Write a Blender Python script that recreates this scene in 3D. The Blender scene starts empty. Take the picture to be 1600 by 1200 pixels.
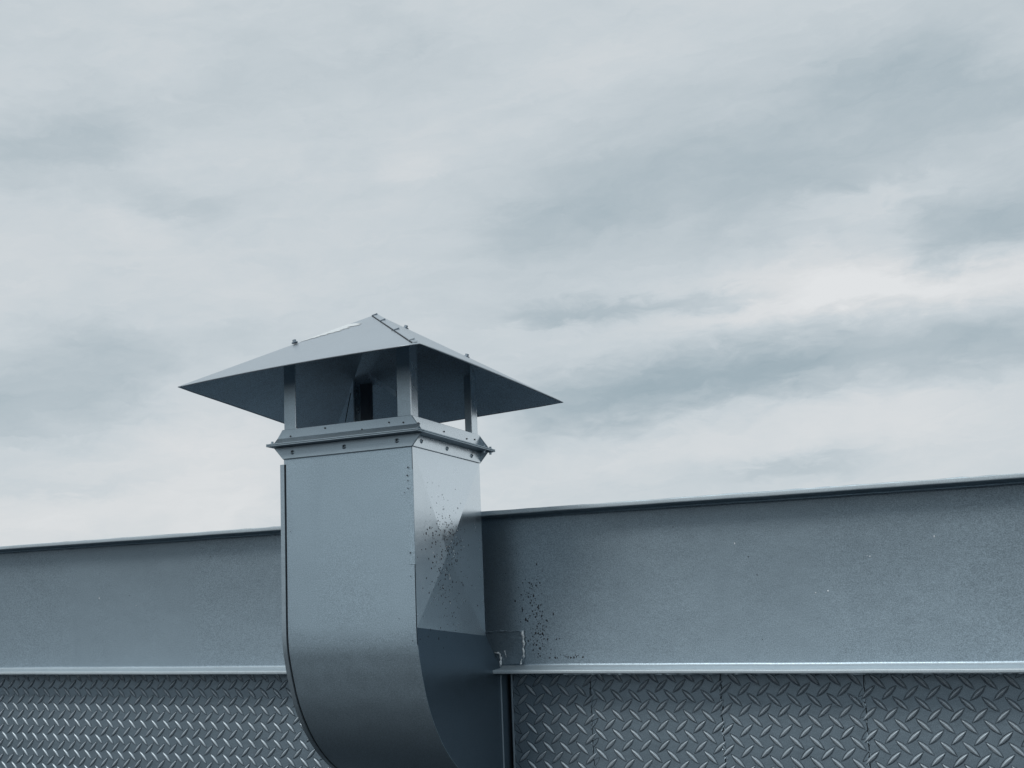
import bpy, bmesh, math, random
from mathutils import Vector, Matrix
random.seed(7)
scene = bpy.context.scene
C = scene.collection
H = 1.70                      # eye height; all heights below are written relative to the eye

# ------------------------------------------------------------------ camera
cam_d = bpy.data.cameras.new('camera')
cam = bpy.data.objects.new('camera', cam_d); C.objects.link(cam)
right = Vector((0.86034332, 0.50938125, -0.01844207))
down = Vector((-0.08563466, 0.10878046, -0.99037039))
fwd = Vector((-0.50246997, 0.85363784, 0.13720923))
M = Matrix((right, -down, -fwd)).transposed().to_4x4()
M.translation = (0, 0, H)
cam.matrix_world = M
cam_d.sensor_width = 36
cam_d.lens = 36 * 1987.58 / 1600
cam_d.shift_x = (800 - 544.367) / 1600
cam_d.shift_y = (720.30 - 600) / 1600
cam_d.clip_start = 0.05
cam_d.clip_end = 3000
scene.camera = cam

# ------------------------------------------------------------------ node helpers
class G:
    def __init__(s, nt): s.nt = nt; s.n = nt.nodes; s.l = nt.links
    def link(s, a, sock):
        if isinstance(a, bpy.types.NodeSocket): s.l.new(a, sock)
        elif a is not None: sock.default_value = a
    def m(s, op, a, b=None, c=None, clamp=False):
        x = s.n.new('ShaderNodeMath'); x.operation = op; x.use_clamp = clamp
        s.link(a, x.inputs[0])
        if b is not None: s.link(b, x.inputs[1])
        if c is not None: s.link(c, x.inputs[2])
        return x.outputs[0]
    def noise(s, vec, scale, detail=4, rough=.55, dist=0, color=False):
        x = s.n.new('ShaderNodeTexNoise')
        if vec is not None: s.l.new(vec, x.inputs['Vector'])
        x.inputs['Scale'].default_value = scale; x.inputs['Detail'].default_value = detail
        x.inputs['Roughness'].default_value = rough; x.inputs['Distortion'].default_value = dist
        return x.outputs['Color'] if color else x.outputs['Fac']
    def ramp(s, fac, stops, interp='LINEAR'):
        x = s.n.new('ShaderNodeValToRGB'); s.l.new(fac, x.inputs[0]); r = x.color_ramp; r.interpolation = interp
        while len(r.elements) > 1: r.elements.remove(r.elements[0])
        r.elements[0].position = stops[0][0]; r.elements[0].color = (*stops[0][1], 1)
        for p, c in stops[1:]:
            e = r.elements.new(p); e.color = (*c, 1)
        return x.outputs[0]
    def mix(s, f, a, b, mode='MIX'):
        x = s.n.new('ShaderNodeMix'); x.data_type = 'RGBA'; x.blend_type = mode
        s.link(f, x.inputs[0]); s.link(a, x.inputs[6]); s.link(b, x.inputs[7]); return x.outputs[2]
    def maprange(s, v, a, b, c, d, smooth=False):
        x = s.n.new('ShaderNodeMapRange'); x.clamp = True
        if smooth: x.interpolation_type = 'SMOOTHSTEP'
        s.link(v, x.inputs[0])
        for i, q in enumerate((a, b, c, d)): x.inputs[i + 1].default_value = q
        return x.outputs[0]
    def comb(s, x_, y_, z_):
        x = s.n.new('ShaderNodeCombineXYZ'); s.link(x_, x.inputs[0]); s.link(y_, x.inputs[1]); s.link(z_, x.inputs[2]); return x.outputs[0]
    def sep(s, v):
        x = s.n.new('ShaderNodeSeparateXYZ'); s.l.new(v, x.inputs[0]); return x.outputs

# ------------------------------------------------------------------ world: overcast cloud deck over a daylight sky
SUN_EL, SUN_ROT = math.radians(42), math.radians(196)     # rotation measured clockwise from +Y
world = bpy.data.worlds.new('World'); scene.world = world; world.use_nodes = True
nt = world.node_tree; nt.nodes.clear(); g = G(nt)
out = g.n.new('ShaderNodeOutputWorld'); bg = g.n.new('ShaderNodeBackground')
STR = 0.1
bg.inputs[1].default_value = STR
sky = g.n.new('ShaderNodeTexSky'); sky.sky_type = 'NISHITA'; sky.sun_disc = False
sky.sun_elevation = SUN_EL; sky.sun_rotation = SUN_ROT; sky.altitude = 100; sky.air_density = 1; sky.dust_density = 2
tc = g.n.new('ShaderNodeTexCoord'); gen = tc.outputs['Generated']
x, y, z = g.sep(gen)
az = g.m('MULTIPLY', g.m('ARCTAN2', x, y), 180 / math.pi)
el = g.m('MULTIPLY', g.m('ARCSINE', z), 180 / math.pi)
# domain warp so that the cloud edges are ragged
w1 = g.n.new('ShaderNodeVectorMath'); w1.operation = 'MULTIPLY'; g.l.new(gen, w1.inputs[0]); w1.inputs[1].default_value = (1, 1, 2.6)
wc = g.noise(w1.outputs[0], 7.0, 7, .6, 0, True)
wr, wg, _ = g.sep(wc)
wc2 = g.noise(w1.outputs[0], 30.0, 8, .62, .5, True); wr2, wg2, _ = g.sep(wc2)
az1 = g.m('MULTIPLY_ADD', g.m('SUBTRACT', wr2, .5), 3.2, az); el1 = g.m('MULTIPLY_ADD', g.m('SUBTRACT', wg2, .5), 1.9, el)
azw = g.m('ADD', az1, g.m('MULTIPLY', g.m('SUBTRACT', wr, .5), 4.2))
elw = g.m('ADD', el1, g.m('MULTIPLY', g.m('SUBTRACT', wg, .5), 2.4))
FE = [(-10.6, 19.71, 11.51, 2.6, 0.143, -0.125), (-20.95, 17.76, 3.5, 0.92, 0.051, -0.045), (-2.58, 15.88, 3.0, 1.1, 0.117, -0.17),
 (-20.26, 13.84, 3.2, 0.63, 0.126, 0.06), (-7.73, 14.2, 8.84, 0.98, -0.012, 0.17), (-16.49, 14.18, 5.37, 0.38, 0.023, -0.165),
 (-16.62, 10.36, 6.26, 1.10, 0.094, -0.20), (-5.48, 11.05, 6.06, 1.15, -0.021, -0.15), (-10.29, 8.75, 9.91, 1.1, 0.042, 0.09),
 (-11.19, 6.72, 2.74, 0.32, 0.078, -0.08), (-43.79, 10.45, 4.47, 1.59, 0.149, -0.13), (-43.81, 21.57, 3.88, 1.3, 0.132, -0.09),
 (-38.72, 19.1, 2.11, 0.58, -0.235, -0.06), (-27.1, 21.0, 1.6, 0.60, 0.10, 0.035), (-40.54, 6.68, 6.98, 1.44, 0.184, 0.07),
 (-42.5, 6.96, 4.87, 0.35, 0.093, -0.06), (-6.84, 17.62, 3.69, 0.43, 0.03, 0.09), (-4.24, 21.86, 5.91, 1.04, -0.287, -0.035),
 (-25.99, 25.74, 3.64, 0.86, -0.083, -0.03), (-40.03, 18.64, 1.9, 0.58, -0.111, 0.03), (-17.53, 17.23, 2.87, 0.75, 0.108, 0.05),
 (-41.29, 13.18, 3.75, 0.63, -0.165, -0.05), (-31.66, 14.94, 6.03, 1.15, -0.226, 0.03), (-0.89, 22.87, 2.34, 1.15, -0.069, 0.03),
 (-36.28, 5.24, 2.81, 0.72, 0.248, 0.05)]
# the same kind of cloud bands carry on round the rest of the sky
rs = random.Random(3)
for k in range(16):
    a_ = 25 + k * 18 + rs.uniform(-5, 5)
    if a_ > 180: a_ -= 360
    FE.append((a_, rs.uniform(6, 34), rs.uniform(6, 12), rs.uniform(1.2, 3), rs.uniform(-.15, .15), rs.choice((-.12, -.08, .07))))
acc = 0.0
for a0, e0, L, W, ang, amp in FE:
    dx = g.m('SUBTRACT', azw, a0); dy = g.m('SUBTRACT', elw, e0)
    c_, s_ = math.cos(ang), math.sin(ang)
    u = g.m('MULTIPLY_ADD', dx, c_ / L, g.m('MULTIPLY', dy, s_ / L))
    v = g.m('MULTIPLY_ADD', dx, -s_ / (W * 1.25), g.m('MULTIPLY', dy, c_ / (W * 1.25)))
    u2 = g.m('MULTIPLY', u, u); u4 = g.m('MULTIPLY', u2, u2)
    q = g.m('MULTIPLY_ADD', v, v, u4)
    acc = g.m('MULTIPLY_ADD', g.m('EXPONENT', g.m('MULTIPLY', q, -.8)), amp * (1.3 if amp < 0 else 1.1), acc)
st = g.comb(g.m('MULTIPLY', azw, .028), g.m('MULTIPLY', g.m('MULTIPLY_ADD', az, -.11, elw), .13), 3.7)
n1 = g.noise(st, 1.6, 8, .58, .4)
n2 = g.noise(w1.outputs[0], 5.0, 6, .6, .6)
val = g.m('ADD', .588, acc)
val = g.m('MULTIPLY_ADD', g.m('SUBTRACT', n1, .5), .16, val)
val = g.m('MULTIPLY_ADD', g.m('SUBTRACT', n2, .5), .16, val)
st3 = g.comb(g.m('MULTIPLY', az, .10), g.m('MULTIPLY', g.m('MULTIPLY_ADD', az, -.13, elw), .42), 1.3)
val = g.m('MULTIPLY_ADD', g.m('SUBTRACT', g.noise(st3, 1.7, 8, .62, 1.1), .5), .13, val)
val = g.m('ADD', val, g.maprange(el, 3, 14, .045, 0.0, True))
val = g.m('MINIMUM', g.m('MAXIMUM', val, .33), .76)
cloud = g.ramp(val, [(.30, (.300, .388, .440)), (.386, (.390, .470, .518)), (.578, (.578, .636, .672)), (.70, (.700, .724, .740)), (.80, (.80, .815, .825))])
# cloud deck is a little brighter overhead, as overcast skies are
over = g.maprange(el, 30, 90, 1.0, 1.25, True)
vm = g.n.new('ShaderNodeVectorMath'); vm.operation = 'SCALE'; g.l.new(cloud, vm.inputs[0]); g.l.new(g.m('MULTIPLY', over, 1 / STR), vm.inputs['Scale'])
col = g.mix(.97, sky.outputs[0], vm.outputs[0])
g.l.new(col, bg.inputs[0]); g.l.new(bg.outputs[0], out.inputs[0])

# ------------------------------------------------------------------ sun through the cloud
sd = bpy.data.lights.new('sun', 'SUN'); sd.energy = 1.5; sd.angle = math.radians(20); sd.color = (1, .97, .93)
sun = bpy.data.objects.new('sun', sd); C.objects.link(sun)
dirs = Vector((math.sin(SUN_ROT) * math.cos(SUN_EL), math.cos(SUN_ROT) * math.cos(SUN_EL), math.sin(SUN_EL)))
sun.rotation_euler = dirs.to_track_quat('Z', 'Y').to_euler()
sun.location = (-2, -3, 8)
scene.view_settings.view_transform = 'Standard'; scene.view_settings.look = 'None'
scene.view_settings.gamma = 1; scene.view_settings.use_curve_mapping = False
scene.view_settings.exposure = 0.0

# ------------------------------------------------------------------ materials
def material(name, base, rough=.4, metal=0.0, mottle=.08, speck=.10, bump=.15, grime=None, speck_scale=680, coat=0.0, wob=0):
    m = bpy.data.materials.new(name); m.use_nodes = True; nt = m.node_tree; g = G(nt)
    b = nt.nodes['Principled BSDF']
    t = g.n.new('ShaderNodeTexCoord').outputs['Object']
    big = g.noise(t, 3.5, 6, .6, .3); mid = g.noise(t, 38, 5, .6); fine = g.noise(t, speck_scale, 1, .6)
    f = g.m('MULTIPLY_ADD', g.m('SUBTRACT', big, .5), mottle * 2.2, 1.0)
    f = g.m('MULTIPLY_ADD', g.m('SUBTRACT', mid, .5), mottle, f)
    f = g.m('MULTIPLY_ADD', g.m('SUBTRACT', fine, .5), speck * 5, f)
    v = g.n.new('ShaderNodeVectorMath'); v.operation = 'SCALE'; v.inputs[0].default_value = base; g.l.new(f, v.inputs['Scale'])
    c = v.outputs[0]
    if grime:      # thin vertical weather streaks
        mp = g.n.new('ShaderNodeMapping'); g.l.new(t, mp.inputs[0]); mp.inputs['Scale'].default_value = (1, 1, .12)
        sN = g.noise(mp.outputs[0], 22, 5, .65)
        c = g.mix(g.maprange(sN, .55, .78, 0, grime), c, (base[0] * .45, base[1] * .47, base[2] * .5, 1))
    g.l.new(c, b.inputs['Base Color'])
    g.l.new(g.m('MULTIPLY_ADD', g.m('SUBTRACT', mid, .5), .14, rough), b.inputs['Roughness'])
    b.inputs['Metallic'].default_value = metal
    b.inputs['Coat Weight'].default_value = coat
    if bump:
        bn = g.n.new('ShaderNodeBump'); bn.inputs['Strength'].default_value = bump; bn.inputs['Distance'].default_value = .0006
        h = g.m('MULTIPLY_ADD', g.noise(t, 160, 3, .5), 1.0, g.m('MULTIPLY', g.noise(t, 14, 3, .5), 6.0))
        if wob: h = g.m('MULTIPLY_ADD', g.noise(t, 4.5, 2, .4), wob, h)
        g.l.new(h, bn.inputs['Height']); g.l.new(bn.outputs[0], b.inputs['Normal'])
    return m
PAINT = (.27, .355, .42)
M_beam = material('grey_blue_beam_paint', (.265, .342, .40), .40, .75, .07, .27, .20, .10, wob=12)
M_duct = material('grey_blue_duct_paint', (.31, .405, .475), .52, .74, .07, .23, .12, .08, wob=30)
M_side = material('skylit_duct_side', (.74, .80, .84), .25, .98, .06, .03, .10, None, wob=30)  # same duct metal made paler: bright sky reflection put into the colour
M_cheek = material('shaded_elbow_cheek', (.155, .21, .26), .34, .9, .08, .26, .15, .12, wob=25)  # same metal made darker: the elbow's dark reflection put into the colour
M_edge = material('skylit_flange', (.42, .50, .55), .46, .30, .12, .12, .2, .1)  # beam paint made paler, for the sky light on its flanges
M_side_brace = material('skylit_sides_and_brace', (.74, .80, .84), .27, .9, .06, .05, .12)  # brace, plus collar and post sides with sky reflection painted in
M_cap = material('cap_paint', (.42, .48, .53), .36, .55, .06, .06, .12, .05)
M_frame = material('frame_paint', (.33, .415, .475), .36, .65, .12, .12, .25, .15)
M_post = material('post_paint', (.36, .45, .51), .38, .6, .10, .12, .15, .1)
M_bare = material('bare_galvanised_patch', (.70, .74, .76), .45, .2, .08, .05, .1)
M_under = material('cap_underside_shade', (.52, .64, .74), .50, .45, .25, .32, .2, .2)  # underside of the same cap sheet, its shade level set in the colour
M_bolt = material('bolt_steel', (.20, .25, .30), .45, .6, .1, .1, .2)
M_weld = material('bright_weld', (.66, .72, .75), .38, .35, .35, .3, .6)
M_dirt = material('dirt_speck', (.012, .016, .022), .6, 0, .1, .1, 0)
M_drop = material('pale_paint_speck', (.70, .76, .80), .3, .2, .1, .1, 0)
M_dark = material('dark_gap', (.012, .015, .02), .8, 0, .1, .1, 0)
M_wall = material('wall_core_paint', (.05, .06, .07), .7, 0, .1, .1, .1)
M_lug = material('tread_lug_paint', (.42, .50, .56), .40, .55, .10, .12, .1)
M_asph = material('asphalt', (.015, .020, .026), .95, 0, .25, .2, .6, None, 90)
M_asph.node_tree.nodes['Principled BSDF'].inputs['Specular IOR Level'].default_value = .15

def tread_material():
    m = bpy.data.materials.new('tread_plate_paint'); m.use_nodes = True; g = G(m.node_tree); b = m.node_tree.nodes['Principled BSDF']
    t = g.n.new('ShaderNodeTexCoord').outputs['Object']
    x, y, z = g.sep(t)
    big = g.noise(t, 4, 6, .6, .3); mid = g.noise(t, 45, 5, .6); fine = g.noise(t, 680, 1, .6)
    f = g.m('MULTIPLY_ADD', g.m('SUBTRACT', big, .5), .22, 1.0)
    f = g.m('MULTIPLY_ADD', g.m('SUBTRACT', mid, .5), .10, f); f = g.m('MULTIPLY_ADD', g.m('SUBTRACT', fine, .5), 1.15, f)
    v = g.n.new('ShaderNodeVectorMath'); v.operation = 'SCALE'; v.inputs[0].default_value = (.225, .295, .35); g.l.new(f, v.inputs['Scale'])
    # dirt caught in the crease round every raised lug (two interleaved lattices)
    ring = None
    for ox, sgn in ((0, 1), (.5, -1)):
        u = g.m('MULTIPLY', g.m('SUBTRACT', g.m('FRACT', g.m('ADD', g.m('DIVIDE', x, PX), .5 + ox)), .5), PX)
        w = g.m('MULTIPLY', g.m('SUBTRACT', g.m('FRACT', g.m('ADD', g.m('DIVIDE', z, PZ), .5 + ox)), .5), PZ)
        a = g.m('MULTIPLY', g.m('ADD', u, g.m('MULTIPLY', w, -sgn)), .7071)      # along
        c = g.m('MULTIPLY', g.m('ADD', u, g.m('MULTIPLY', w, sgn)), .7071)       # across
        aa = g.m('DIVIDE', a, LUG_L / 2)
        q = g.m('ADD', g.m('MULTIPLY', aa, aa), g.m('DIVIDE', g.m('ABSOLUTE', c), LUG_W / 2))
        r = g.m('MULTIPLY', g.m('SUBTRACT', 1.0, g.maprange(q, 1.0, 1.42, 0, 1, True)), g.maprange(q, .80, .90, 0, 1))
        ring = r if ring is None else g.m('MAXIMUM', ring, r)
    ring = g.m('MULTIPLY', ring, g.maprange(g.noise(t, 30, 3, .6), .3, .65, .35, .95))
    c = g.mix(ring, v.outputs[0], (.02, .028, .038, 1))
    g.l.new(c, b.inputs['Base Color']); b.inputs['Metallic'].default_value = .75
    g.l.new(g.m('MULTIPLY_ADD', g.m('SUBTRACT', mid, .5), .14, .38), b.inputs['Roughness'])
    bn = g.n.new('ShaderNodeBump'); bn.inputs['Strength'].default_value = .3; bn.inputs['Distance'].default_value = .0006
    g.l.new(g.m('MULTIPLY_ADD', g.noise(t, 160, 3, .5), 1.0, g.m('MULTIPLY', g.noise(t, 14, 3, .5), 6.0)), bn.inputs['Height']); g.l.new(bn.outputs[0], b.inputs['Normal'])
    return m
PX, PZ, LUG_L, LUG_W = .03315, .03537, .0325, .0082
M_tread = tread_material()

# ------------------------------------------------------------------ mesh helpers
def thing(name, label, cat, loc):
    o = bpy.data.objects.new(name, None); C.objects.link(o); o.empty_display_size = .1
    o.location = (loc[0], loc[1], loc[2] + H); o['label'] = label; o['category'] = cat; o['kind'] = 'thing'
    return o
def wloc(o):
    v = Vector((0, 0, 0))
    while o is not None: v += o.location; o = o.parent
    return v
def obj(name, verts, faces, mat, parent=None, origin=(0, 0, 0), smooth=False, label=None, kind=None, sharp=35):
    me = bpy.data.meshes.new(name)
    O = Vector(origin)
    me.from_pydata([Vector(v) - O for v in verts], [], faces)
    me.materials.append(mat)
    if smooth:
        for p in me.polygons: p.use_smooth = True
        me.set_sharp_from_angle(angle=math.radians(sharp))
    me.update()
    o = bpy.data.objects.new(name, me); C.objects.link(o)
    place(o, parent, origin)
    if label: o['label'] = label
    if kind: o['kind'] = kind
    return o
def place(o, parent, origin):
    w = Vector(origin) + Vector((0, 0, H))
    if parent is not None:
        o.parent = parent; o.location = w - wloc(parent)
    else: o.location = w
class MB:
    def __init__(s): s.v = []; s.f = []
    def add(s, v, f):
        n = len(s.v); s.v += [tuple(p) for p in v]; s.f += [tuple(i + n for i in q) for q in f]
    def box(s, x0, x1, y0, y1, z0, z1):
        v = [(x, y, z) for x in (x0, x1) for y in (y0, y1) for z in (z0, z1)]
        s.add(v, [(0, 1, 3, 2), (4, 6, 7, 5), (0, 4, 5, 1), (2, 3, 7, 6), (0, 2, 6, 4), (1, 5, 7, 3)])
    def prism(s, poly, vec):
        """closed solid: polygon (list of 3D points) swept along vec"""
        n = len(poly); V = [Vector(p) for p in poly]; v = V + [p + Vector(vec) for p in V]
        f = [tuple(range(n))[::-1], tuple(range(n, 2 * n))] + [(i, (i + 1) % n, n + (i + 1) % n, n + i) for i in range(n)]
        s.add(v, f)
    def tube(s, pts, rad, seg=8):
        rings = []
        for i, p in enumerate(pts):
            a = Vector(pts[max(i - 1, 0)]); b = Vector(pts[min(i + 1, len(pts) - 1)]); d = (b - a).normalized()
            u = d.orthogonal().normalized(); w = d.cross(u)
            r = rad[i] if isinstance(rad, (list, tuple)) else rad
            rings.append([Vector(p) + (u * math.cos(2 * math.pi * k / seg) + w * math.sin(2 * math.pi * k / seg)) * r for k in range(seg)])
        v = [q for r in rings for q in r]; f = []
        for i in range(len(rings) - 1):
            for k in range(seg): f.append((i * seg + k, i * seg + (k + 1) % seg, (i + 1) * seg + (k + 1) % seg, (i + 1) * seg + k))
        f.append(tuple(range(seg))[::-1]); f.append(tuple((len(rings) - 1) * seg + k for k in range(seg)))
        s.add(v, f)
    def recalc(s):
        bm = bmesh.new(); vs = [bm.verts.new(p) for p in s.v]
        for q in s.f:
            try: bm.faces.new([vs[i] for i in q])
            except ValueError: pass
        bmesh.ops.recalc_face_normals(bm, faces=bm.faces)
        bm.verts.index_update()
        s.v = [tuple(v.co) for v in bm.verts]; s.f = [tuple(v.index for v in p.verts) for p in bm.faces]; bm.free()
        return s
    def build(s, name, mat, parent=None, origin=None, **k):
        s.recalc()
        if origin is None:
            n = len(s.v); origin = tuple(sum(p[i] for p in s.v) / n for i in range(3))
        return obj(name, s.v, s.f, mat, parent, origin, **k)
def bevel(o, w=.0008, seg=2):
    m = o.modifiers.new('bevel', 'BEVEL'); m.width = w; m.segments = seg; m.limit_method = 'ANGLE'; m.angle_limit = math.radians(40)
    m.harden_normals = False
    return o
def hexbolt(r, h, washer=0, seg=6):
    """bolt head along +Z at the origin, with an optional washer"""
    m = MB(); z0 = 0
    if washer: m.prism([(washer * math.cos(2 * math.pi * k / 16), washer * math.sin(2 * math.pi * k / 16), 0) for k in range(16)], (0, 0, h * .3)); z0 = h * .3 - .0002
    m.prism([(r * math.cos(2 * math.pi * k / seg), r * math.sin(2 * math.pi * k / seg), z0) for k in range(seg)], (0, 0, h))
    return m
def rivet(r, h):
    v = [(0, 0, h)]; f = []
    S = 12
    for j, (rr, hh) in enumerate(((.45, .9), (.8, .55), (1, .0))):
        v += [(r * rr * math.cos(2 * math.pi * k / S), r * rr * math.sin(2 * math.pi * k / S), h * hh) for k in range(S)]
    for k in range(S): f.append((0, 1 + k, 1 + (k + 1) % S))
    for j in range(2):
        for k in range(S): f.append((1 + j * S + k, 1 + (j + 1) * S + k, 1 + (j + 1) * S + (k + 1) % S, 1 + j * S + (k + 1) % S))
    m = MB(); m.add(v, f); return m
def put(name, mb, mat, parent, at, normal, spin=0, mesh=None, smooth=False):
    """place a small local-Z mesh on a surface"""
    if mesh is None:
        mb.recalc(); mesh = bpy.data.meshes.new(name); mesh.from_pydata([Vector(p) for p in mb.v], [], mb.f); mesh.materials.append(mat)
        if smooth:
            for p in mesh.polygons: p.use_smooth = True
    o = bpy.data.objects.new(name, mesh); C.objects.link(o)
    place(o, parent, at)
    q = Vector(normal).to_track_quat('Z', 'Y'); q = q @ Matrix.Rotation(spin, 3, 'Z').to_quaternion()
    o.rotation_mode = 'QUATERNION'; o.rotation_quaternion = q
    return o, mesh

# ------------------------------------------------------------------ ground
g_ = obj('ground', [(-400, -400, -H), (400, -400, -H), (400, 400, -H), (-400, 400, -H)], [(0, 1, 2, 3)], M_asph, None, (0, 0, -H), kind='structure')

# ------------------------------------------------------------------ tread plate wall
YT = 2.2880                    # front face of the tread plates
wall = thing('metal_wall', 'grey blue diamond tread plate wall below the long steel beam', 'wall', (-1, YT, -H))
m = MB(); m.box(-6.0, 2.4, 2.335, 2.60, -H + .002, .215); m.build('wall_core', M_wall, wall)
m = MB(); m.box(-6.0, 2.4, 2.2805, 2.3345, -.5300, -.5215); m.build('bottom_rail', M_wall, wall)
PLATES = [(-6.0, -4.35, 0.3, .2), (-4.347, -2.90, .7, .5), (-2.897, -1.292, .15, .62), (-.9898, -.8356, None, None), (-.8340, -.5958, None, None), (-.5942, -.3586, None, None), (-.3570, -.1192, None, None), (-.1176, .50, .2, .1), (.5016, 1.45, .6, .7), (1.4516, 2.4, .4, .3)]
# lattice phase (x,z of one falling lug) of the plates whose pattern reads in the photograph
PHASE = {3: (-0.9217, -0.1410), 4: (-0.8181, -0.1504), 5: (-0.5720, -0.1556), 6: (-0.3365, -0.1602)}
ZB, ZTOP = -.52, -.0742  # unseen plate bottoms stop early so the dark core darkens elbow reflections
lugs = []                      # (x, z, sign, plate)
def seam_z(z, k): return .0009 * math.sin(z * 210 + k * 2.1) + .0007 * math.sin(z * 640 + k)
for i, (x0, x1, fx, fz) in enumerate(PLATES):
    ph = PHASE.get(i) or (x0 + fx * PX, -.2 - fz * PZ)
    n = 60
    zs = [ZB + (ZTOP - ZB) * k / n for k in range(n + 1)]
    yf = YT + (.0006 if i % 2 else 0)
    L = [(x0 + seam_z(zz, i), zz) for zz in zs]; R = [(x1 + seam_z(zz, i + 1), zz) for zz in zs]
    v = [(a, yf, zz) for a, zz in L] + [(a, yf, zz) for a, zz in R] + [(a, yf + .005, zz) for a, zz in L] + [(a, yf + .005, zz) for a, zz in R]
    N = n + 1; f = []
    for k in range(n):
        f += [(k, N + k, N + k + 1, k + 1), (2 * N + k, 2 * N + k + 1, 3 * N + k + 1, 3 * N + k), (k, k + 1, 2 * N + k + 1, 2 * N + k), (N + k, 3 * N + k, 3 * N + k + 1, N + k + 1)]
    f += [(0, 2 * N, 3 * N, N), (n, N + n, 3 * N + n, 2 * N + n)]
    p = obj('tread_plate', v, f, M_tread, wall, (ph[0], yf, ph[1]))
    PL = p
    a0 = int((x0 - ph[0]) / PX) - 2; a1 = int((x1 - ph[0]) / PX) + 2
    for sgn, off in ((1, 0), (-1, .5)):
        for a in range(a0, a1 + 1):
            for b in range(-50, 12):
                xx = ph[0] + (a + off) * PX; zz = ph[1] + (b + off) * PZ
                if x0 + .003 < xx < x1 - .003 and ZB + .015 < zz < ZTOP - .004: lugs.append((xx, zz, sgn, p, yf))
def lug_geo(nu, full):
    h = .0027; ring = []
    for k in range(nu):
        t = 2 * math.pi * k / nu; x = math.cos(t); s = math.sin(t)
        w = (1 - x * x) * (1 if s >= 0 else -1) if abs(s) > 1e-6 else 0
        ring.append((x * LUG_L / 2, w * LUG_W / 2))
    v = [(a, -.0004, b) for a, b in ring] ; f = []
    v += [(a * .86, h * -.72, b * .72) for a, b in ring]
    if full: v += [(a * .62, -h, b * .30) for a, b in ring]
    lv = 3 if full else 2
    # y negative = towards the viewer; base sits 0.4 mm above nothing: sink it
    v = [(a, (y + .0009 if i < nu else y), b) for i, (a, y, b) in enumerate(v)]
    for j in range(lv - 1):
        for k in range(nu): f.append((j * nu + k, j * nu + (k + 1) % nu, (j + 1) * nu + (k + 1) % nu, (j + 1) * nu + k))
    f.append(tuple((lv - 1) * nu + k for k in range(nu)))
    return v, f
LV, LF = lug_geo(12, True); SV, SF = lug_geo(8, False)
def rotlug(v, sgn):
    # sgn 1: falling stroke '\', sgn -1: rising stroke '/'
    a = math.radians(45) * sgn
    ca, sa = math.cos(a), math.sin(a)
    return [(x * ca + z * sa, y, -x * sa + z * ca) for x, y, z in v]
meshes = {}
for sgn in (1, -1):
    me = bpy.data.meshes.new('tread_lug'); me.from_pydata([Vector(p) for p in rotlug(LV, sgn)], [], LF); me.materials.append(M_lug)
    bm = bmesh.new(); bm.from_mesh(me); bmesh.ops.recalc_face_normals(bm, faces=bm.faces); bm.to_mesh(me); bm.free()
    for p in me.polygons: p.use_smooth = True
    meshes[sgn] = me
view = [l for l in lugs if -.992 < l[0] < -.09 and l[1] > -.276]
view.sort(key=lambda l: l[0] ** 2 + l[1] ** 2, reverse=False)
near = set(id(l) for l in view[:300])
sv = {1: rotlug(SV, 1), -1: rotlug(SV, -1)}
bulk = MB()
for l in lugs:
    xx, zz, sgn, p, yf = l
    if id(l) in near:
        o = bpy.data.objects.new('tread_lug', meshes[sgn]); C.objects.link(o); place(o, p, (xx, yf, zz))
    elif zz > -.6: # everything the photograph can show keeps the fine lug
        vv = rotlug(LV, sgn); n = len(bulk.v); bulk.v += [(a + xx, b + yf, c + zz) for a, b, c in vv]; bulk.f += [tuple(i + n for i in q) for q in LF]
    else:
        n = len(bulk.v); bulk.v += [(a + xx, b + yf, c + zz) for a, b, c in sv[sgn]]; bulk.f += [tuple(i + n for i in q) for q in SF]
obj('tread_lugs', bulk.v, [q[::-1] for q in bulk.f], M_lug, wall, (-3, YT, -.5), smooth=True, sharp=80, kind='stuff')
# rough weld flecks along the seams
rw = random.Random(11)
for xs, k in ((-.8348, 4), (-.5950, 5), (-.3578, 6)):
    mb = MB()
    for j in range(34):
        zz = rw.uniform(-.30, -.085) if rw.random() < .5 else rw.choice((-.165, -.205, -.245, -.12)) + rw.uniform(-.008, .008)
        xx = xs + seam_z(zz, k) + rw.uniform(-.0028, .0028)
        pts = [(xx, YT - .0008, zz), (xx + rw.uniform(-.002, .002), YT - .0014, zz - rw.uniform(.0015, .006))]
        mb.tube(pts, rw.uniform(.0004, .0009), 5)
    mb.build('seam_weld', M_frame, wall)
    mb = MB()
    for j in range(12):
        zz = -.078 - .21 * (j + rw.random() * .9) / 22
        xx = xs + seam_z(zz, k) + rw.uniform(-.0016, .0016)
        mb.tube([(xx, YT - .0002, zz), (xx + rw.uniform(-.002, .002), YT - .0004, zz - rw.uniform(.002, .006))], .0004, 4)
    mb.build('seam_crack', M_dark, wall)
# edge strip of the wall opening beside the duct
m = MB(); m.box(-.9935, -.9900, 2.2845, 2.333, ZB, -.0745)
bevel(m.build('opening_edge', M_frame, wall))
m = MB(); m.box(-1.2905, -1.288, 2.247, 2.333, ZB, -.0745)
m.build('opening_edge', M_frame, wall)
m = MB(); m.box(-1.2875, -.9936, 2.325, 2.334, ZB, -.0745)
m.build('opening_backing', M_dark, wall)

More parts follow.
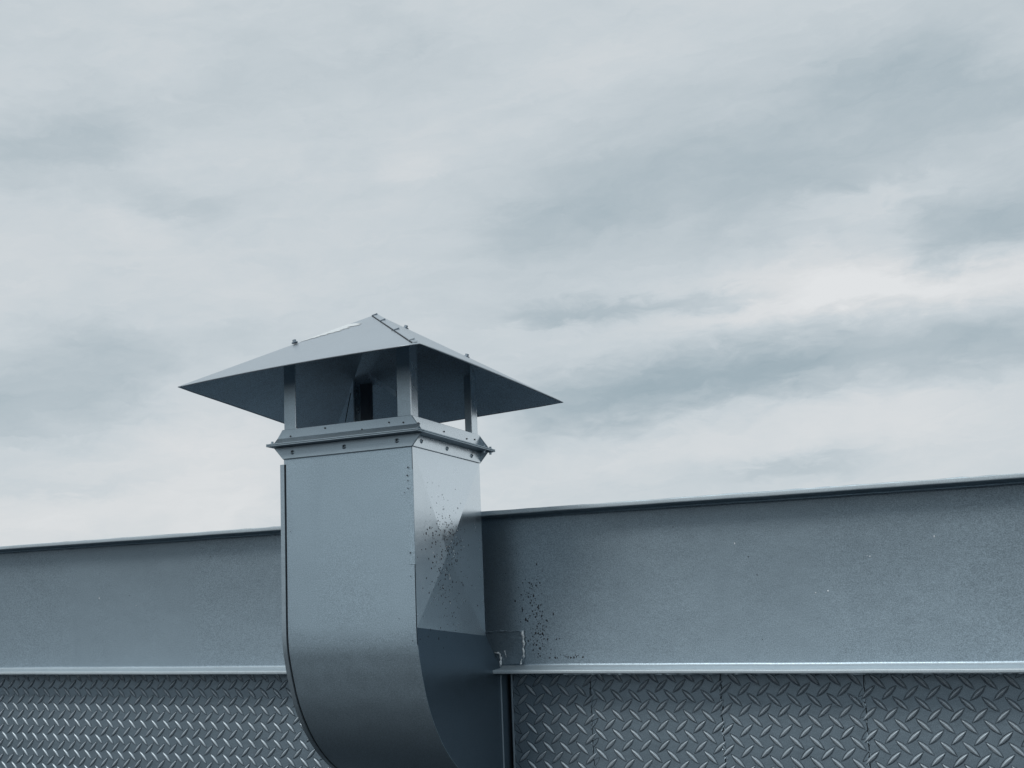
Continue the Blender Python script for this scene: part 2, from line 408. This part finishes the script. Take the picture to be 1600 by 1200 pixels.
# ------------------------------------------------------------------ steel channel beam
beam = thing('steel_beam', 'long grey blue steel channel beam with projecting flanges crossing behind the duct', 'beam', (-1, 2.24, -.073))
def arc(cy, cz, r, a0, a1, n=5):
    return [(cy + r * math.cos(math.radians(a0 + (a1 - a0) * k / n)), cz + r * math.sin(math.radians(a0 + (a1 - a0) * k / n))) for k in range(n + 1)]
TOE, WEB = 2.2126, 2.2626
prof = [(2.2740, .2322)] + arc(TOE + .0012, .2310, .0012, 90, 180) + arc(TOE + .002, .2262, .002, 180, 262)
prof += [(TOE + .030, .2240)] + arc(WEB - .006, .2176, .006, 84, 0)
prof += arc(WEB - .006, -.0553, .006, 0, -78) + [(TOE + .030, -.0637)] + arc(TOE + .003, -.0686, .003, 105, 180) + arc(TOE + .0015, -.0715, .0015, 180, 270) + [(2.2740, -.0730)]
X0, X1 = -6.0, 2.4
xs = [X0 + (X1 - X0) * k / 160 for k in range(161)]
v = []; f = []; n = len(prof)
rb = random.Random(5)
def wav(x, a): return a * (math.sin(x * 9.1) * .5 + math.sin(x * 23.7 + 1) * .3 + math.sin(x * 61 + 2) * .2)
for x_ in xs:
    for (a, b) in prof: v.append((x_, a + wav(x_, .0006), b + wav(x_ + 3, .0005)))
for k in range(len(xs) - 1):
    for j in range(n): f.append((k * n + j, (k + 1) * n + j, (k + 1) * n + (j + 1) % n, k * n + (j + 1) % n))
f += [tuple(range(n)), tuple((len(xs) - 1) * n + j for j in range(n))[::-1]]
mb = MB(); mb.add(v, f); ch = mb.build('channel', M_beam, beam, smooth=True, sharp=50)
ch.data.materials.append(M_edge)           # paler slot on both flanges: sky light put into the colour
for p in ch.data.polygons:
    c_ = p.center + Vector((0, ch.location.y + beam.location.y, ch.location.z + beam.location.z - H))
    if c_.y < WEB - .0002 and (c_.z < -.0585 or (c_.y < TOE + .0045 and c_.z > .2)): p.material_index = 1
# ragged weld run hanging under the toe
def bead(name, x0, x1, yy, zz, r, mat, parent, step=.0045, jit=.5, seed=1):
    q = random.Random(seed); mb = MB(); x_ = x0; pts = []; rd = []
    while x_ < x1:
        pts.append((x_, yy + q.uniform(-.3, .3) * r, zz + q.uniform(-.5, .5) * r * jit + wav(x_, .0003))); rd.append(r * (1 + q.uniform(-jit, jit))); x_ += step * q.uniform(.6, 1.4)
    mb.tube(pts, rd, 6); return mb.build(name, mat, parent, smooth=True, sharp=180)
bead('weld_bead', -.86, 1.6, 2.2165, -.0735, .0013, M_frame, beam, jit=.75, seed=4)
bead('weld_bead', -3.2, -1.29, 2.2165, -.0735, .0010, M_frame, beam, jit=.4, seed=6)
bead('sealant_bead', -4.5, 2.2, 2.2185, .2324, .0010, M_frame, beam, step=.02, jit=.55, seed=8)
bead('sealant_bead', -3.0, -1.4, 2.2150, .2326, .0009, M_bare, beam, step=.03, jit=.8, seed=9)
# dirt specks and dents on the web, right of the duct
rd_ = random.Random(21); mb = MB()
def blob(mb, c, r, n, ax, seed=None):
    """tiny flattened lump on a surface; n = outward axis (0:x,1:-y)"""
    S = 6; v = []; q = rd_; el_ = q.choice((.8, 1, 1.2, 1.5, 2.0)); r = r * .88
    for k in range(S):
        t = 2 * math.pi * k / S; rr = r * q.uniform(.7, 1.3); a, b = rr * math.cos(t), rr * math.sin(t) * el_
        v.append((c[0], c[1] + a, c[2] + b) if ax == 0 else (c[0] + a, c[1], c[2] + b))
    top = (c[0] + n[0] * r * .5, c[1] + n[1] * r * .5, c[2]); v.append(top)
    mb.add(v, [(k, (k + 1) % S, S) for k in range(S)])
WS = WEB - .0003
for k in range(300):
    t = rd_.random()
    if t < .55: cx, cz, sx, sz = -.918, .005, .014, .032
    elif t < .75: cx, cz, sx, sz = -.868, -.048, .022, .006
    elif t < .9: cx, cz, sx, sz = -.935, .075, .012, .022
    else: cx, cz, sx, sz = -.96, .03, .035, .05
    px_, pz_ = rd_.gauss(cx, sx), rd_.gauss(cz, sz)
    if -.046 < pz_ < .19 and px_ > -.99: blob(mb, (px_, WS, pz_), rd_.choice((.0009, .0011, .0014, .0019)), (0, -1, 0), 1)
for k in range(45):
    blob(mb, (rd_.uniform(-3.3, 1), WS, rd_.uniform(-.04, .19)), rd_.uniform(.0005, .0010), (0, -1, 0), 1)
mb.build('dirt_specks', M_dirt, beam, kind='stuff')
mb = MB()
for px_, pz_ in ((-.3345, .118), (-.3300, .117), (-2.01, .1), (-.42, .06), (-.55, .15), (-.23, .145), (-1.9, .08), (-.40, .062)):
    blob(mb, (px_, WS, pz_), rd_.uniform(.0009, .0014), (0, -1, 0), 1)
mb.build('paint_chips', M_drop, beam, kind='stuff')

# welded patch plate tucked in beside the duct
patch = thing('patch_plate', 'small square patch plate welded on the beam right beside the duct elbow', 'metal plate', (-.99, WEB, -.06))
mb = MB(); mb.prism([(-1.034, WEB - .0040, .0040), (-.9535, WEB - .0040, .0048), (-.9540, WEB - .0040, -.0470), (-.9560, WEB - .0040, -.0560), (-.9985, WEB - .0040, -.0575), (-.9990, WEB - .0040, -.040), (-1.0100, WEB - .0040, -.034), (-1.034, WEB - .0040, -.032)], (0, .0038, 0))
bevel(mb.build('plate', material('patch_paint', (.20, .265, .315), .32, .5, .3, .2, .8), patch))
def lumpy(pts, r, name, par, seed, mat=M_weld):
    q = random.Random(seed); P = []; R = []
    for a, b in zip(pts[:-1], pts[1:]):
        a, b = Vector(a), Vector(b); n = max(2, int((b - a).length / (r * 1.5)))
        for k in range(n):
            P.append(a.lerp(b, k / n) + Vector((q.uniform(-.45, .45) * r, 0, q.uniform(-.45, .45) * r))); R.append(r * q.uniform(.3, 1.5))
    P.append(Vector(pts[-1])); R.append(r * .5)
    m_ = MB(); m_.tube(P, R, 6); return m_.build(name, mat, par, smooth=True, sharp=180)
yb = WEB - .0045
lumpy([(-1.030, yb, .0040), (-1.005, yb, .0068), (-.985, yb, .0052), (-.9535, yb, .0055)], .0016, 'weld_bead', patch, 1, M_frame)
lumpy([(-.9535, yb, .0055), (-.9528, yb, -.015), (-.9530, yb, -.045)], .0028, 'weld_bead', patch, 2)
lumpy([(-.9555, yb - .004, -.047), (-.9550, yb - .012, -.057)], .0016, 'weld_bead', patch, 3)
lumpy([(-1.012, yb, -.0335), (-1.001, yb, -.0365), (-.9990, yb - .004, -.048), (-.9985, yb - .008, -.059)], .0021, 'weld_bead', patch, 4)
lumpy([(-.992, yb, -.031), (-.989, yb, -.043)], .0008, 'weld_bead', patch, 5)

# ------------------------------------------------------------------ exhaust duct with cowl
XL, XR, YF, YB = -1.2605, -.9976, 1.9110, 2.1835
vent = thing('exhaust_duct', 'square grey blue metal exhaust duct with curved elbow and pyramid rain cap', 'exhaust duct', (-1.13, 2.05, -.27))
def spline(P, n=6):
    out = []
    for i in range(len(P) - 1):
        p0 = P[max(i - 1, 0)]; p1 = P[i]; p2 = P[i + 1]; p3 = P[min(i + 2, len(P) - 1)]
        for k in range(n):
            t = k / n
            out.append(tuple(.5 * ((2 * p1[j]) + (-p0[j] + p2[j]) * t + (2 * p0[j] - 5 * p1[j] + 4 * p2[j] - p3[j]) * t * t + (-p0[j] + 3 * p1[j] - 3 * p2[j] + p3[j]) * t ** 3) for j in (0, 1)))
    out.append(P[-1]); return out
front = [(YF, .343), (YF, .20), (YF, .08)] + spline([(YF, .035), (YF + .0005, .005), (1.9140, -.022), (1.9195, -.045), (1.9275, -.071), (1.9440, -.113), (1.9688, -.153), (2.0007, -.1895), (2.0370, -.2190), (2.080, -.2440), (2.130, -.2600), (2.190, -.2680), (2.300, -.2700)], 4)
rear = [(YB, .343), (YB, .20), (YB, .08)] + spline([(YB + .0003, .035), (YB + .0007, .018), (2.1865, .004), (2.1940, -.008), (2.2058, -.020), (2.2230, -.038), (2.2400, -.054), (2.2540, -.0655), (2.275, -.0740), (2.300, -.0760)], 4)
def sheet(curve, x0, x1, nx, t, inward, bulge=0):
    """curved sheet across X following a (y,z) curve with thickness"""
    v = []; f = []; n = len(curve)
    for layer in (0, 1):
        for i, (a, b) in enumerate(curve):
            p = curve[max(i - 1, 0)]; q = curve[min(i + 1, n - 1)]; d = Vector((q[0] - p[0], q[1] - p[1])).normalized(); nn = Vector((-d[1], d[0])) * inward
            for k in range(nx + 1):
                u = k / nx; bb = bulge * math.sin(math.pi * u) * max(0, math.sin(math.pi * min(1, i / n * 1.2)))
                v.append((x0 + (x1 - x0) * u, a + nn[0] * (t * layer) - bb, b + nn[1] * (t * layer)))
    W = nx + 1; N = n * W
    for i in range(n - 1):
        for k in range(nx):
            f.append((i * W + k, i * W + k + 1, (i + 1) * W + k + 1, (i + 1) * W + k)); f.append((N + i * W + k, N + (i + 1) * W + k, N + (i + 1) * W + k + 1, N + i * W + k + 1))
        f.append((i * W, (i + 1) * W, N + (i + 1) * W, N + i * W)); f.append((i * W + nx, N + i * W + nx, N + (i + 1) * W + nx, (i + 1) * W + nx))
    for k in range(nx):
        f.append((k, N + k, N + k + 1, k + 1)); e = (n - 1) * W; f.append((e + k, e + k + 1, N + e + k + 1, N + e + k))
    m_ = MB(); m_.add(v, f); return m_
def densify(c, step=.02):
    o_ = []
    for a, b in zip(c[:-1], c[1:]):
        n = max(1, int(math.dist(a, b) / step))
        o_ += [(a[0] + (b[0] - a[0]) * k / n, a[1] + (b[1] - a[1]) * k / n) for k in range(n)]
    return o_ + [c[-1]]
fd = densify(front)
sheet(fd, -1.2560, XR - .0014, 10, .0012, 1, .0008).build('front_panel', M_duct, vent, smooth=True, sharp=60)
sheet(densify(rear), XL, XR - .0014, 4, .0012, -1).build('rear_panel', M_duct, vent, smooth=True, sharp=60)
# folded lock seam down the left front corner, split from the panel by a dark groove
seam_c = [(a - .0022, b) for a, b in fd if b < .315]; seam_c[0] = (seam_c[0][0], .3120)
sheet(seam_c, XL - .0070, -1.2590, 1, .0052, 1).build('corner_seam', M_frame, vent, smooth=True, sharp=40)
sheet([(a + .0016, b) for a, b in fd], -1.2600, -1.2555, 1, .0008, 1).build('seam_groove', M_dark, vent, smooth=True, sharp=40)
m = MB(); m.box(XL, XL + .0045, YF + .0002, YF + .012, .312, .322); m.build('seam_end', M_frame, vent)
# narrow lap flange at the right front corner
sheet([(a - .0008, b) for a, b in fd if .30 > b > .12], -1.0085, XR + .0004, 2, .0010, 1).build('lap_flange', M_duct, vent, smooth=True, sharp=60)
sheet([(a - .0008, b) for a, b in fd if -.01 > b > -.26], -1.0075, XR + .0004, 2, .0010, 1).build('lap_flange', M_duct, vent, smooth=True, sharp=60)
# side panels: cross-broken upper pane (raised centre) and a flat elbow cheek
def side(X, s, name, mat, raise_):
    mb = MB(); Zt, Zb = .343, .0
    yb_ = YB + .0008
    c = (X + s * raise_, 1.9927, 0.1407)
    P = [(X, YF, .3200), (X, YB, .3200), (X, yb_ + .0012, -.002), (X, YF + .0006, .014)]
    v = [(X, YF, Zt), (X, YB, Zt)] + P + [c]
    f = [(0, 1, 3, 2), (2, 3, 6), (3, 4, 6), (4, 5, 6), (5, 2, 6)]
    mb.add(v, f)
    fr = [p for p in fd if p[1] < .013]; re_ = [p for p in densify(rear, .02) if p[1] < -.003]
    ck = MB()
    ck.add([(X, YF + .0006, .014), (X, yb_ + .0012, -.002)] + [(X - s * .0002, a, b) for a, b in re_] + [(X - s * .0002, a, b) for a, b in reversed(fr)], [tuple(range(2 + len(fr) + len(re_)))])
 
    bc = bmesh.new(); vs = [bc.verts.new(p) for p in ck.v]
    for q in ck.f: bc.faces.new([vs[i] for i in q])
    bmesh.ops.triangulate(bc, faces=bc.faces[:]); bmesh.ops.recalc_face_normals(bc, faces=bc.faces)
    for v_ in bc.verts: v_.co -= Vector((X, 2.05, -.1))
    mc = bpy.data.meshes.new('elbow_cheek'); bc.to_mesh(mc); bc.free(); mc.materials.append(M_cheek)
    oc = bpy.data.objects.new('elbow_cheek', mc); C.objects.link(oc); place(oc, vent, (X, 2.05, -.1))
    bm = bmesh.new(); vs = [bm.verts.new(p) for p in mb.v]
    for q in mb.f: bm.faces.new([vs[i] for i in q])
    bmesh.ops.triangulate(bm, faces=[q for q in bm.faces if len(q.verts) > 4])
    bmesh.ops.recalc_face_normals(bm, faces=bm.faces)
    me = bpy.data.meshes.new(name); 
    for v_ in bm.verts: v_.co -= Vector((X, 2.05, .05))
    bm.to_mesh(me); bm.free(); me.materials.append(mat)
    o = bpy.data.objects.new(name, me); C.objects.link(o); place(o, vent, (X, 2.05, .05))
    return o
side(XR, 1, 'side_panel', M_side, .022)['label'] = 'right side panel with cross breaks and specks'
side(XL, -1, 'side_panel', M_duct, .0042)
# flange strip where the elbow meets the wall opening
m = MB(); m.box(XR - .0002, XR + .0030, 2.2440, 2.2475, -.262, -.0755); bevel(m.build('wall_flange', M_frame, vent))
# specks on the right side panel
def pyramid(a, b):
    P = [(YF, .32), (YB, .32), (YB + .002, -.002), (YF + .0006, .014)]; c = (1.99269, 0.14073)
    for i in range(4):
        (x1, y1), (x2, y2) = P[i], P[(i + 1) % 4]
        d = (x1 - c[0]) * (y2 - c[1]) - (x2 - c[0]) * (y1 - c[1])
        u = ((a - c[0]) * (y2 - c[1]) - (x2 - c[0]) * (b - c[1])) / d; w = ((x1 - c[0]) * (b - c[1]) - (a - c[0]) * (y1 - c[1])) / d
        if u >= 0 and w >= 0: return max(0, 1 - u - w) * .022
    return 0
mb = MB(); mw = MB()
for k in range(440):
    t = rd_.random()
    if t < .45: cy, cz, sy, sz = 1.985, .150, .024, .042
    elif t < .65: cy, cz, sy, sz = 2.03, .165, .030, .022
    elif t < .85: cy, cz, sy, sz = 2.00, .07, .04, .05
    else: cy, cz, sy, sz = 2.05, .11, .07, .11
    a, b = rd_.gauss(cy, sy), rd_.gauss(cz, sz)
    if YF + .006 < a < YB - .006 and -.03 < b < .305:
        q = pyramid(a, b)
        blob(mb if rd_.random() < .93 else mw, (XR + q + .0001, a, b), rd_.choice((.0007, .0009, .0011, .0015)), (1, 0, 0), 0)
mb.build('dirt_specks', M_dirt, vent, kind='stuff'); mw.build('paint_specks', M_drop, vent, kind='stuff')
mb = MB()
for a, b, r in ((-1.0060, .286, .0016), (-1.0075, .272, .0016), (-1.0070, .263, .0014), (-1.0068, .250, .0015), (-1.0140, .243, .0009), (-1.0055, .140, .0012), (-1.0060, .100, .0013), (-1.0050, -.008, .0016), (-1.03, .03, .0008), (-1.2470, .19, .0009)):
    blob(mb, (a, YF - .0022, b), r, (0, -1, 0), 1)
mb.build('corner_holes', M_dirt, vent, kind='stuff')

# companion flanges: lower collar on the duct, upper frame under the cowl
E_ = .0235
def angle_set(zl0, zl1, zv0, zv1, nm, up):
    parts = []
    t = .0028
    for yy, s in ((YF, -1), (YB, 1)):
        mb = MB(); w = E_ * .86
        zl = zl1 if up else zl0; zt = zv1 if up else zv0
        # vertical leg with mitred ends, its foot as wide as the lip
        poly = [(XL - w, yy, zl), (XR + w, yy, zl), (XR + .001, yy, zt), (XL - .001, yy, zt)]
        mb.prism(poly, (0, s * t, 0))
        bevel(mb.build(nm, M_frame, vent), .0005, 1)
        mb = MB(); mb.prism([(XL - E_, yy, zl0), (XL - E_, yy + s * E_, zl0), (XR + E_, yy + s * E_, zl0), (XR + E_, yy, zl0)], (0, 0, zl1 - zl0))
        bevel(mb.build(nm + '_lip', M_frame, vent), .0005, 1)
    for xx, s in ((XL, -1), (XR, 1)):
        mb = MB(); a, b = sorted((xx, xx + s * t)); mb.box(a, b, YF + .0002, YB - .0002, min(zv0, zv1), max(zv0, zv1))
        bevel(mb.build(nm, M_side_brace, vent), .0005, 1)  # paler side collars: sky reflection in the colour
        mb = MB(); a, b = sorted((xx + s * .0001, xx + s * E_)); mb.box(a, b, YF + .0003, YB - .0003, zl0 + .0002, zl1 - .0002)
        mb.build(nm + '_lip', M_frame, vent)
angle_set(.3438, .3459, .3218, .3436, 'collar', False)
angle_set(.3464, .3487, .3489, .3755, 'cowl_base', True)
# roll-formed foot of the upper frame: catches the sky
for yy, s in ((YF, -1),):
    mb = MB(); mb.prism([(XL - .015, yy - .0026, .3489), (XL - .015, yy - .0125, .3489), (XL - .012, yy - .0026, .3600)], (XR - XL + .030, 0, 0)); mb.build('frame_fillet', M_frame, vent)
mb = MB(); mb.prism([(XR + .0026, YF + .002, .3489), (XR + .0080, YF + .002, .3489), (XR + .0026, YF + .002, .3560)], (0, YB - YF - .004, 0)); mb.build('frame_fillet', M_frame, vent)
# rivets on the collar
rmesh = None; wmesh = None
for at in [(-1.2405, YF - .0028, .3325), (-1.1315, YF - .0028, .3328), (-1.0255, YF - .0028, .3335)]:
    o, rmesh = put('rivet', rivet(.0042, .0022), M_frame, vent, at, (0, -1, 0), mesh=rmesh, smooth=True)
    o2, wmesh = put('rivet_pin', rivet(.0018, .0014), M_dirt, o, (at[0] - .0006, at[1] - .0018, at[2] + .0008), (0, -1, 0), mesh=wmesh)
    o2.location = (0.0006, .0008, .0019); o2.rotation_quaternion = (1, 0, 0, 0)
for at in [(XR + .0028, 1.9402, .3336), (XR + .0028, 2.0400, .3325), (XR + .0028, 2.1434, .3310)]:
    o, rmesh = put('rivet', None, M_frame, vent, at, (1, 0, 0), mesh=rmesh)
    o2, wmesh = put('rivet_pin', None, M_dirt, o, at, (1, 0, 0), mesh=wmesh)
    o2.location = (0.0004, .0008, .0019); o2.rotation_quaternion = (1, 0, 0, 0)
# clamp bolts through the two lips
bm_ = None
for a, b in ((XL - .0150, YF - .0150), (XR + .0165, YB + .0160), (XR + .0160, YB - .012), (XL - .0150, YB + .015), (XR + .0140, YF - .0165)):
    big = (a, b) != (XR + .0140, YF - .0165)
    if big:
        o, bm_ = put('clamp_bolt', hexbolt(.0024, .0040, .0040), M_frame, vent, (a, b, .3487), (0, 0, 1), .3, bm_)
        if a > -1: put('clamp_bolt', None, M_frame, vent, (a, b, .3438), (0, 0, -1), .3, bm_)
# small screws and holes in the upper frame
mb = MB(); hb = None
for at, nrm in (((-1.2435, YF - .0030, .3622), (0, -1, 0)), ((-1.0400, YF - .0030, .3668), (0, -1, 0)), ((-1.0120, YF - .0030, .3640), (0, -1, 0)), ((-1.17, YF - .0030, .3700), (0, -1, 0)), ((-1.094, YF - .0030, .3600), (0, -1, 0)),
                ((XR + .0030, 1.930, .3640), (1, 0, 0)), ((XR + .0030, 2.030, .3622), (1, 0, 0)), ((XR + .0030, 2.125, .3610), (1, 0, 0)), ((XR + .0030, 2.160, .3640), (1, 0, 0))):
    o, hb = put('screw', hexbolt(.0015, .0010, 0, 8), M_dirt, vent, at, nrm, 0, hb)

# ------------------------------------------------------------------ rain cap
cL, cN, cR, cB, cA = [Vector(p) for p in ((-1.4305, 1.8186, .4614), (-.9034, 1.7657, .4616), (-.8520, 2.2543, .4344), (-1.3929, 2.2996, .4190), (-1.1341, 2.0405, .6011))]
def cap_face(a, b, apex, bow, n=12):
    """one triangular pane as a grid from eave (a,b) up to the apex, slightly bowed"""
    P = {}
    nrm = (b - a).cross(apex - a).normalized()
    for j in range(n + 1):
        for i in range(n - j + 1):
            u = i / n; w = j / n; p = a + (b - a) * u + (apex - a) * w
            s = 1 - u - w
            d = bow * 4 * u * s * (1 - w)
            if j == 0: pass
            P[i, j] = p + Vector((0, 0, 1)) * d + nrm * (bow * .5 * 27 * u * w * s * .3)
    return P, n
def cap_mesh(th=.0016):
    mb = MB()
    for a, b, bow in ((cL, cN, .0045), (cN, cR, .002), (cR, cB, .0), (cB, cL, .001)):
        P, n = cap_face(a, b, cA, bow)
        idx = {}; v = []; f = []
        for lay in (0, 1):
            for k, p in P.items(): idx[k, lay] = len(v); v.append(p - Vector((0, 0, th * lay)))
        for j in range(n):
            for i in range(n - j):
                f.append((idx[(i, j), 0], idx[(i + 1, j), 0], idx[(i, j + 1), 0])); f.append((idx[(i, j), 1], idx[(i, j + 1), 1], idx[(i + 1, j), 1]))
                if i + j < n - 1:
                    f.append((idx[(i + 1, j), 0], idx[(i + 1, j + 1), 0], idx[(i, j + 1), 0])); f.append((idx[(i + 1, j), 1], idx[(i, j + 1), 1], idx[(i + 1, j + 1), 1]))
        for i in range(n): f.append((idx[(i, 0), 0], idx[(i, 0), 1], idx[(i + 1, 0), 1], idx[(i + 1, 0), 0]))
        mb.add(v, f)
    return mb
mb = cap_mesh()
bm = bmesh.new(); vs = [bm.verts.new(p) for p in mb.v]
for q in mb.f: bm.faces.new([vs[i] for i in q])
bmesh.ops.remove_doubles(bm, verts=bm.verts, dist=.00005); bmesh.ops.recalc_face_normals(bm, faces=bm.faces)
me = bpy.data.meshes.new('rain_cap'); O = Vector((-1.134, 2.04, .45))
for q in bm.verts: q.co -= O
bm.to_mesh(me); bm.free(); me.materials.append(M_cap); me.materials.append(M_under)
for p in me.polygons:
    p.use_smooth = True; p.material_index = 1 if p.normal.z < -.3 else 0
me.set_sharp_from_angle(angle=math.radians(12))
cap = bpy.data.objects.new('rain_cap', me); C.objects.link(cap); place(cap, vent, O)
# rolled hem round the eave
for a, b, bow in ((cL, cN, .0045), (cN, cR, .002), (cR, cB, 0), (cB, cL, .001)):
    pts = [a + (b - a) * (k / 12) + Vector((0, 0, bow * 4 * (k / 12) * (1 - k / 12) - .0008)) for k in range(13)]
    mb = MB(); mb.tube(pts, [.0006] + [.0015] * 11 + [.0006], 6); mb.build('hem', M_cap, cap, smooth=True, sharp=180)
def face_pt(a, b, u, w, off=0, bow=0, n_=1):
    nrm = (b - a).cross(cA - a).normalized()
    s = 1 - u - w
    return a + (b - a) * u + (cA - a) * w + Vector((0, 0, 1)) * (bow * 4 * u * s * (1 - w)) + nrm * (bow * .5 * 27 * u * w * s * .3 + off)
# overlap strip down the near hip
def strip_pts(t, d):       # t from apex to corner, d = share of the eave away from the hip
    return (1 - t) , t, d
mb = MB(); n = 26; top = []; bot = []
for k in range(n + 1):
    t = .03 + .94 * k / n
    w = 1 - t; u0 = t; wd = .0215 * (1 if k < n else .9)
    top.append(face_pt(cL, cN, u0, w, .0030, .0045)); 
    bot.append(face_pt(cL, cN, max(0, u0 - wd), w, .0026, .0045))
v = top + bot + [p - Vector((0, .0004, .0024)) for p in top] + [p - Vector((0, -.0004, .0024)) for p in bot]; N = n + 1; f = []
for k in range(n): f += [(k, k + 1, N + k + 1, N + k), (N + k, N + k + 1, 3 * N + k + 1, 3 * N + k), (2 * N + k, 3 * N + k, 3 * N + k + 1, 2 * N + k + 1), (k, 2 * N + k, 2 * N + k + 1, k + 1)]
f += [(0, N, 3 * N, 2 * N), (n, 2 * N + n, 3 * N + n, N + n)]
mb.add(v, f); mb.build('hip_flashing', M_cap, cap, smooth=True, sharp=40)
mb = MB()   # dark open lap under the flashing's edge
for k in range(n):
    t = .03 + .94 * (k + .0) / n; t2 = .03 + .94 * (k + 1) / n
    a = face_pt(cL, cN, t - .0235, 1 - t, .0006, .0045); b = face_pt(cL, cN, t2 - .0235, 1 - t2, .0006, .0045)
    mb.tube([a, b], .0009, 5)
mb.build('lap_gap', M_dark, cap)
for t in (.06, .27, .60, .93):
    mb = MB(); a = face_pt(cL, cN, t - .026, 1 - t, .0026, .0045); b = face_pt(cL, cN, min(t, .97) - .004, 1 - t, .0040, .0045)
    mb.tube([a, b], [.0010, .0016], 6); mb.build('flashing_tab', M_bolt if t < .9 else M_cap, cap)
# cap bolts
hm = None
nF = (cN - cL).cross(cA - cL).normalized(); nR = (cR - cN).cross(cA - cN).normalized()
for at, nn in ((cA.lerp(cL, .42) + Vector((.004, -.004, .0010)), Vector((-.2, -.1, 1))), (cA.lerp(cR, .165) + Vector((-.002, -.004, .0)), Vector((.3, .1, 1))), (cA.lerp(cR, .49) + Vector((-.002, -.004, .0)), Vector((.3, .1, 1))), (cA.lerp(cB, .45), Vector((-.2, .2, 1)))):
    o, hm = put('cap_bolt', hexbolt(.0036, .0048, .0060), M_bolt, cap, at, nn, .4, hm)
# bare patch along the left hip
rp = random.Random(17); E0 = []; E1 = []
for k in range(31):
    t = .145 + .25 * k / 30; w = 1 - t
    E0.append(face_pt(cL, cN, .001, w, .0007, .0045))
    th = .115 * (math.sin(math.pi * min(1, (k + .6) / 15)) ** .5 if k < 8 else 1) * max(.05, 1 - ((k - 5) / 25.0) ** 1.3 if k > 5 else 1) * (1 + rp.uniform(-.35, .3))
    E1.append(face_pt(cL, cN, .001 + th, w - .35 * th, .0007, .0045))
v = E0 + E1; f = [(k, k + 1, 31 + k + 1, 31 + k) for k in range(30)]
mb = MB(); mb.add(v, f)
mb.add([p - nF * .0006 for p in v], [q[::-1] for q in f]); mb.build('bare_patch', M_bare, cap, label='pale bare patch where paint has flaked')
mb = MB(); blob_at = face_pt(cL, cN, .55, .42, .0006, .0045)
mb.tube([blob_at, blob_at + nF * .0008], .0009, 6); mb.build('pin_hole', M_dirt, cap)

# corner posts (angle irons)
def cap_under(x_, y_):
    best = None
    for a, b in ((cL, cN), (cN, cR), (cR, cB), (cB, cL)):
        nn = (b - a).cross(cA - a); 
        if abs(nn.z) < 1e-9: continue
        zz = a.z - (nn.x * (x_ - a.x) + nn.y * (y_ - a.y)) / nn.z
        best = zz if best is None else min(best, zz)
    return best - .0022
ZP = .3490; tp = .0025
for xx, sx, yy, sy, lx, ly in ((XL + .0010, 1, YF + .0006, 1, .0250, .0200), (XR - .0010, -1, YF + .0006, 1, .0265, .0270), (XR - .0010, -1, YB - .0006, -1, .0250, .0250), (XL + .0010, 1, YB - .0006, -1, .0350, .0200)):
    mb = MB()
    for (a0, a1, b0, b1) in ((xx, xx + sx * lx, yy, yy + sy * tp), (xx, xx + sx * tp, yy + sy * (tp + .0001), yy + sy * ly)):
        c4 = [(a0, b0), (a1, b0), (a1, b1), (a0, b1)]
        v = [(p[0], p[1], ZP) for p in c4] + [(p[0], p[1], cap_under(*p)) for p in c4]
        mb.add(v, [(0, 1, 2, 3), (4, 7, 6, 5)] + [(k, (k + 1) % 4, 4 + (k + 1) % 4, 4 + k) for k in range(4)])
    po = bevel(mb.build('corner_post', M_post, vent), .0005, 1); po.data.materials.append(M_side_brace)
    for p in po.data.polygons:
        if abs(p.normal.x) > .9: p.material_index = 1  # post side faces painted brighter, as if mirroring the sky
# dark plate added for shade on the back post, brace and hanging wire seen between the posts
mb = MB(); mb.box(-1.2440, -1.2200, 2.165, 2.172, .352, .500); mb.build('post_shade_plate', material('post_shade_dark', (.08, .10, .125), .6, .2), vent)
mb = MB(); a = Vector((-1.2140, 2.15, .510)); b = Vector((-1.0435, 1.945, .4240)); d = (b - a).normalized(); w_ = Vector((0, 0, 1)); 
mb.prism([a - w_ * .006, b - w_ * .006, b + w_ * .005, a + w_ * .005], d.cross(w_).normalized() * .0016); mb.build('brace', M_side_brace, vent)
mb = MB(); mb.tube([(-1.2835, 2.195, .492), (-1.3000, 2.199, .434)], .0009, 6); mb.build('hanging_wire', M_dirt, cap)
